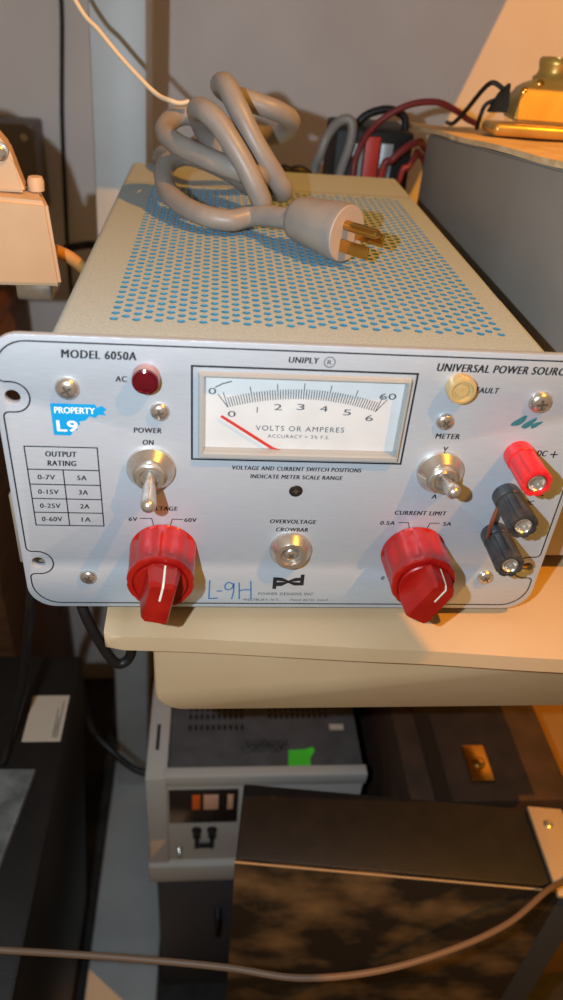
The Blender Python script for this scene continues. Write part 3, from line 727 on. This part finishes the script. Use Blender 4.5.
tag(tube('hose', [(-0.012,.1885,.108),(-0.003,.195,.101),(0.006,.205,.086),(0.010,.215,.062),(0.009,.23,.03),(0.0,.25,-.02),(-.02,.27,-.1),(-.04,.30,-.25)], .0038, mat('orange_beige_hose', (214,160,96), .5)), 'tan hose curving down from behind the beige machine head', 'hose')
wb = thing('wall_box', (-0.118, .60, .09), 'small grey-brown conduit box on the wall behind the beige machine', 'junction box')
box('box_body', mat('grey_brown_box', (120,108,100), .5, .2), wb, -.19, -.098, .556, .60, .03, .116, bev=.003)
for sx, sz in ((-.158,.098),(-.108,.104)): obj('cover_screw', lathe(bmesh.new(), [(4,0),(3.6,1.5),(0,2)], front(sx*1000, sz*1000, 556), 16), 'steel', wb, smooth=True)
tag(tube('black_cable', [(-.055,.594,.34),(-.066,.594,.24),(-.0685,.594,.2),(-.0765,.594,.12),(-.081,.594,.04),(-.084,.594,-.04),(-.086,.594,-.3)], .0021, 'black'), 'black cable hanging straight down the wall left of the white upright', 'cable', 'black cables')
tag(tube('black_cable', [(-.084,.585,-.012),(-.066,.57,-.004),(-.05,.55,.004),(-.03,.54,.006),(.01,.54,.0)], .0042, 'black'), 'short black cable running sideways behind the white upright at shelf height', 'cable', 'black cables')
cl = thing('wall_clip', (-.057,.60,.25), 'small dark wall clip at the top edge beside the white string', 'clip')
box('clip_body', 'black_paint', cl, -.066, -.050, .588, .60, .246, .262, bev=.002)
obj('clip_hook', sweep(bmesh.new(), catmull([(-.056,.588,.252),(-.046,.58,.247),(-.038,.58,.238),(-.036,.583,.230)], 8), .002, 8), 'black', cl, smooth=True)

# ------------------------------------------------------------------ below the shelf
lc = thing('equipment_case', (-.06, .08, -.74), 'tall black case with a white label on top at the lower left', 'case')
bm = bx(bmesh.new(), -.175, -.0265, -.12, .2, -.74, -.25, bev=.004)
for v in bm.verts: v.co.x += (v.co.z+.25)*.075
obj('body', bm, 'black_paint', lc, smooth=True)
lbq = bx(bmesh.new(), -.0605, -.031, .1095, .1545, -.2502, -.2494, bev=.0003)
lbo = obj('label', lbq, 'label', lc)
bm = bmesh.new(); G = Matrix.Translation((0,0,-.2493)) 
for i in range(5): strip(bm, [(-.0345-.0016*(i % 3), .113), (-.0345-.0016*(i % 3), .113+.008*(i+1) % .036+.004)], .0006, 0.0, G)
obj('label_print', bm, 'ink', lbo)
bm = bmesh.new()
op = [(-.12,-.10),(-.0600,-.10),(-.0560,-.02),(-.0490,.04),(-.0440,.082),(-.12,.0835)]
f1 = [bm.verts.new((x, y, -.2498)) for x, y in op]; f2 = [bm.verts.new((x, y, -.2455)) for x, y in op]
bm.faces.new(f2); bm.faces.new(list(reversed(f1)))
for i in range(6): bm.faces.new((f1[i], f1[(i+1) % 6], f2[(i+1) % 6], f2[i]))
tag(obj('felt_pad', bm, 'felt', None), 'grey rough pad lying on the black case at the lower left edge', 'pad')
tag(tube('black_cable', [(-0.02, 0.12, 0.02), (-0.0205, 0.07, -0.0542), (-0.0354, 0.09, -0.1167), (-0.0473, 0.1, -0.1725), (-0.064, 0.1, -0.2285), (-0.0722, 0.09, -0.2511), (-0.09, 0.1, -0.243), (-0.13, 0.09, -0.2465)], .0032, 'black'), 'black cable dropping behind the left panel corner onto the black case', 'cable', 'black cables')
tag(tube('black_cable', [(0.019,.06,.03),(0.0135,.035,.0),(0.0185,.022,-.022),(.0265,.020,-.047),(.0335,.020,-.0615),(.0400,.022,-.060),(.0425,.024,-.048),(.0435,.04,-.028),(.0455,.06,-.0225)], .0028, 'black'), 'black cable loop hanging below the power supply at the left end of the shelf', 'cable', 'black cables')
tag(tube('black_cable', [(-.060,.30,-.37),(-.050,.27,-.372),(-.032,.22,-.378),(-.012,.20,-.386),(.010,.19,-.402),(.030,.185,-.408)], .0034, 'black'), 'black cable between the black case and the pale-fronted counter', 'cable', 'black cables')

# lower dark box and frequency counter on it
db = thing('equipment_box', (.14,.24,-.74), 'dark grey equipment box standing on the floor under the pale-fronted counter', 'box')
box('body', mat('dark_grey_paint', (74,72,76), .6), db, .036, .235, .125, .36, -.74, -.4745, bev=.003)
obj('handle', sweep(bmesh.new(), catmull([(.098,.125,-.555),(.098,.114,-.562),(.098,.114,-.590),(.098,.125,-.597)], 8), .0035, 10), 'black', db, smooth=True)
VENT = mat('slotted_vent', (70,66,66), .7)
_nt = VENT.node_tree; _wv = _nt.nodes.new('ShaderNodeTexWave'); _wv.inputs['Scale'].default_value = 60; _cr = _nt.nodes.new('ShaderNodeValToRGB')
_cr.color_ramp.elements[0].color = (.004,.004,.004,1); _cr.color_ramp.elements[1].color = (.09,.08,.08,1); _cr.color_ramp.elements[0].position = .45; _cr.color_ramp.elements[1].position = .6
_nt.links.new([n for n in _nt.nodes if n.type == 'TEX_COORD'][0].outputs['Object'], _wv.inputs['Vector']); _nt.links.new(_wv.outputs['Fac'], _cr.inputs[0]); _nt.links.new(_cr.outputs[0], _nt.nodes['Principled BSDF'].inputs['Base Color'])
fc = thing('frequency_counter', (.135,.24,-.474), 'grey-topped counter with pale front, orange digits and a bit of green tape', 'counter')
Y = .120; ZT2 = -.3115
box('lid', 'counter_grey', fc, .0505, .2215, Y+.004, .36, -.474, ZT2, bev=.002)
box('top_trim', 'counter_white', fc, .0475, .2235, Y-.004, Y+.006, ZT2-.012, ZT2+.002, bev=.001)
box('face_plate', 'counter_white', fc, .0480, .2220, Y-.0015, Y+.0045, -.462, ZT2-.011, bev=.001)
box('bottom_trim', 'counter_white', fc, .0300, .2220, Y-.008, Y+.006, -.474, -.446, bev=.0015)
sf = box('side_flange', 'counter_white', fc, .0315, .0500, Y-.004, .30, -.474, ZT2+.0, bev=.0015)
box('slot', 'ink', fc, .0385, .0415, .145, .172, ZT2-.001, ZT2+.0006)
wn = box('display_window', 'window', fc, .0510, .1120, Y-.003, Y-.001, -.381, -.331, bev=.0006)
for x0_, x1_, m_, nm in ((.0715,.0785,'orange_led','digit'),(.0815,.0945,'pale_led','digit'),(.1025,.1075,'pale_led','digit')):
    box(nm, m_, wn, x0_, x1_, Y-.0036, Y-.0030, -.3590, -.3370, bev=.0002)
for xx in (.0755, .0895):
    obj('connector', lathe(bmesh.new(), [(4.6,0),(4.6,2),(3.4,2.2),(3.4,8),(2.2,8.2),(2.0,4),(0,4)], front(xx*1000, -394, (Y-.0015)*1000), 24), 'dark_steel', fc, smooth=True, angle=35)
    box('stand_off', 'black', fc, xx-.0016, xx+.0016, Y-.006, Y-.0015, -.4195, -.397)
box('guard_bar', 'black', fc, .0735, .0915, Y-.007, Y-.004, -.417, -.4115, bev=.0008)
tg = obj('toggle', lathe(bmesh.new(), [(3.2,0),(3.2,1.5),(1.4,1.6),(1.8,8),(1.2,9),(0,9)], axis_frame((.0595,Y-.0015,-.425), (0,-.9,-.5)) @ Matrix.Scale(MM, 4), 16), 'steel', fc, smooth=True)
# vents and scribble on the lid
G = Matrix.Translation((0,0,ZT2+.0003))
for yy in (.1885,.180,.168):
    for xs in ((.066,.118),(.139,.198)):
        if yy == .168 and xs[0] > .1: continue
        bm = bmesh.new(); bx(bm, xs[0], xs[1], yy-.0028, yy+.0028, ZT2-.001, ZT2+.0002)
        obj('vent_row', bm, VENT, fc)
bm = bmesh.new()
for k in range(7):
    pts = [(.116+.0055*i+.003*math.sin(k*2.1+i), .150+.004*math.sin(i*1.9+k*1.3)-.003*(k % 3), 0) for i in range(8)]
    strip(bm, [tuple(v.xy) for v in catmull(pts, 5)], .0006, .0001*k, G)
obj('marker_scrawl', bm, 'ink', fc)
bm = bmesh.new()
f = [bm.verts.new(v) for v in ((.1545,.1245,ZT2+.0008),(.1745,.1245,ZT2+.0008),(.1745,.1335,ZT2+.0012),(.1795,.1400,ZT2+.0032),(.1775,.1430,ZT2+.0036),(.1700,.1420,ZT2+.0018),(.1560,.1420,ZT2+.0010))]
bm.faces.new(f); g2 = bmesh.ops.extrude_face_region(bm, geom=list(bm.faces))
bmesh.ops.translate(bm, vec=(0,0,.0004), verts=[v for v in g2['geom'] if isinstance(v, bmesh.types.BMVert)])
obj('tape', bm, 'green_tape', fc)['label'] = 'bright green tape tab'
box('sticker', 'label', fc, .196, .209, .164, .170, ZT2, ZT2+.0005)

# flight case behind to the right
fl = thing('equipment_case', (.31,.26,-.74), 'dark brown-black case with a recessed latch behind the black amplifier on the right', 'case')
box('body', 'case_brown', fl, .242, .375, .060, .45, -.74, -.265, bev=.004)
box('strap', 'black', fl, .262, .275, .0585, .45, -.266, -.2635)
la = box('latch', 'brass', fl,   .2950, .3140, .076, .110, -.2652, -.2615, bev=.0015)
obj('latch_button', lathe(bmesh.new(), [(5.5,0),(5.2,2),(3.5,3.2),(0,3.6)], Matrix.Translation((.3045,.092,-.2616)) @ Matrix.Scale(MM, 4), 20), 'brass', la, smooth=True)
yb = thing('carton', (.45,.25,-.74), 'yellow-brown carton at the right edge beneath the cream shelf', 'carton')
box('carton_body', 'yellow_box', yb, .402, .56, .12, .45, -.74, -.325, bev=.002)
box('flap', 'yellow_box', yb, .402, .56, .12, .28, -.3252, -.322, bev=.001)

# black amplifier in front
am = thing('amplifier', (.104,.009,-.74), 'large black amplifier with smeared dusty front panel at the lower right', 'amplifier')
bm = bx(bmesh.new(), .1045, .3310, .012, .0705, -.74, -.25, bev=.0015)
obj('chassis', bm, 'black_paint', am, smooth=True)
box('front_panel', 'smeared', am, .1040, .3310, .009, .0125, -.74, -.2512, bev=.0008)
box('panel_edge', 'tan_strip', am, .1040, .3310, .0092, .0102, -.2514, -.2504)
ear = bx(bmesh.new(), .3220, .3480, .004, .0700, -.2498, -.2455, bev=.001)
for v in ear.verts: v.co.x += -(v.co.y-.037)*.10
eo = obj('rack_ear', ear, 'tan_strip', am, smooth=True)
box('side_panel', mat('dark_blue_grey_panel', (56,58,64), .5), am, .3312, .352, .010, .071, -.74, -.2502, bev=.001)
for sx, sy in ((.3310,.056),(.3360,.016)):
    obj('ear_screw', lathe(bmesh.new(), [(3.6,0),(3.4,1.2),(2,2),(0,2.2)], Matrix.Translation((sx, sy, -.2456)) @ Matrix.Scale(MM, 4), 20), 'steel', eo, smooth=True)
obj('corner_screw', lathe(bmesh.new(), [(2.2,0),(2,.8),(0,1.2)], Matrix.Translation((.127,.061,-.2502)) @ Matrix.Scale(MM, 4), 16), 'dark_steel', am, smooth=True)
am.rotation_euler.z = math.radians(-6.9)

# brown cord hanging across the front
tag(tube('brown_cord', [(-.16,-.055,-.175),(-.085,-.062,-.190),(-.0283,-.0633,-.2),(.012,-.067,-.2),(.0542,-.0715,-.2),(.097,-.077,-.2),(.1369,-.0837,-.2),(.180,-.082,-.2),(.2248,-.0727,-.2),(.265,-.058,-.203),(.300,-.036,-.21),(.335,-.012,-.2415),(.37,.015,-.2445)], .0019, 'brown_cord'), 'thin brown cord sagging across the bottom in front of the black amplifier', 'cord')
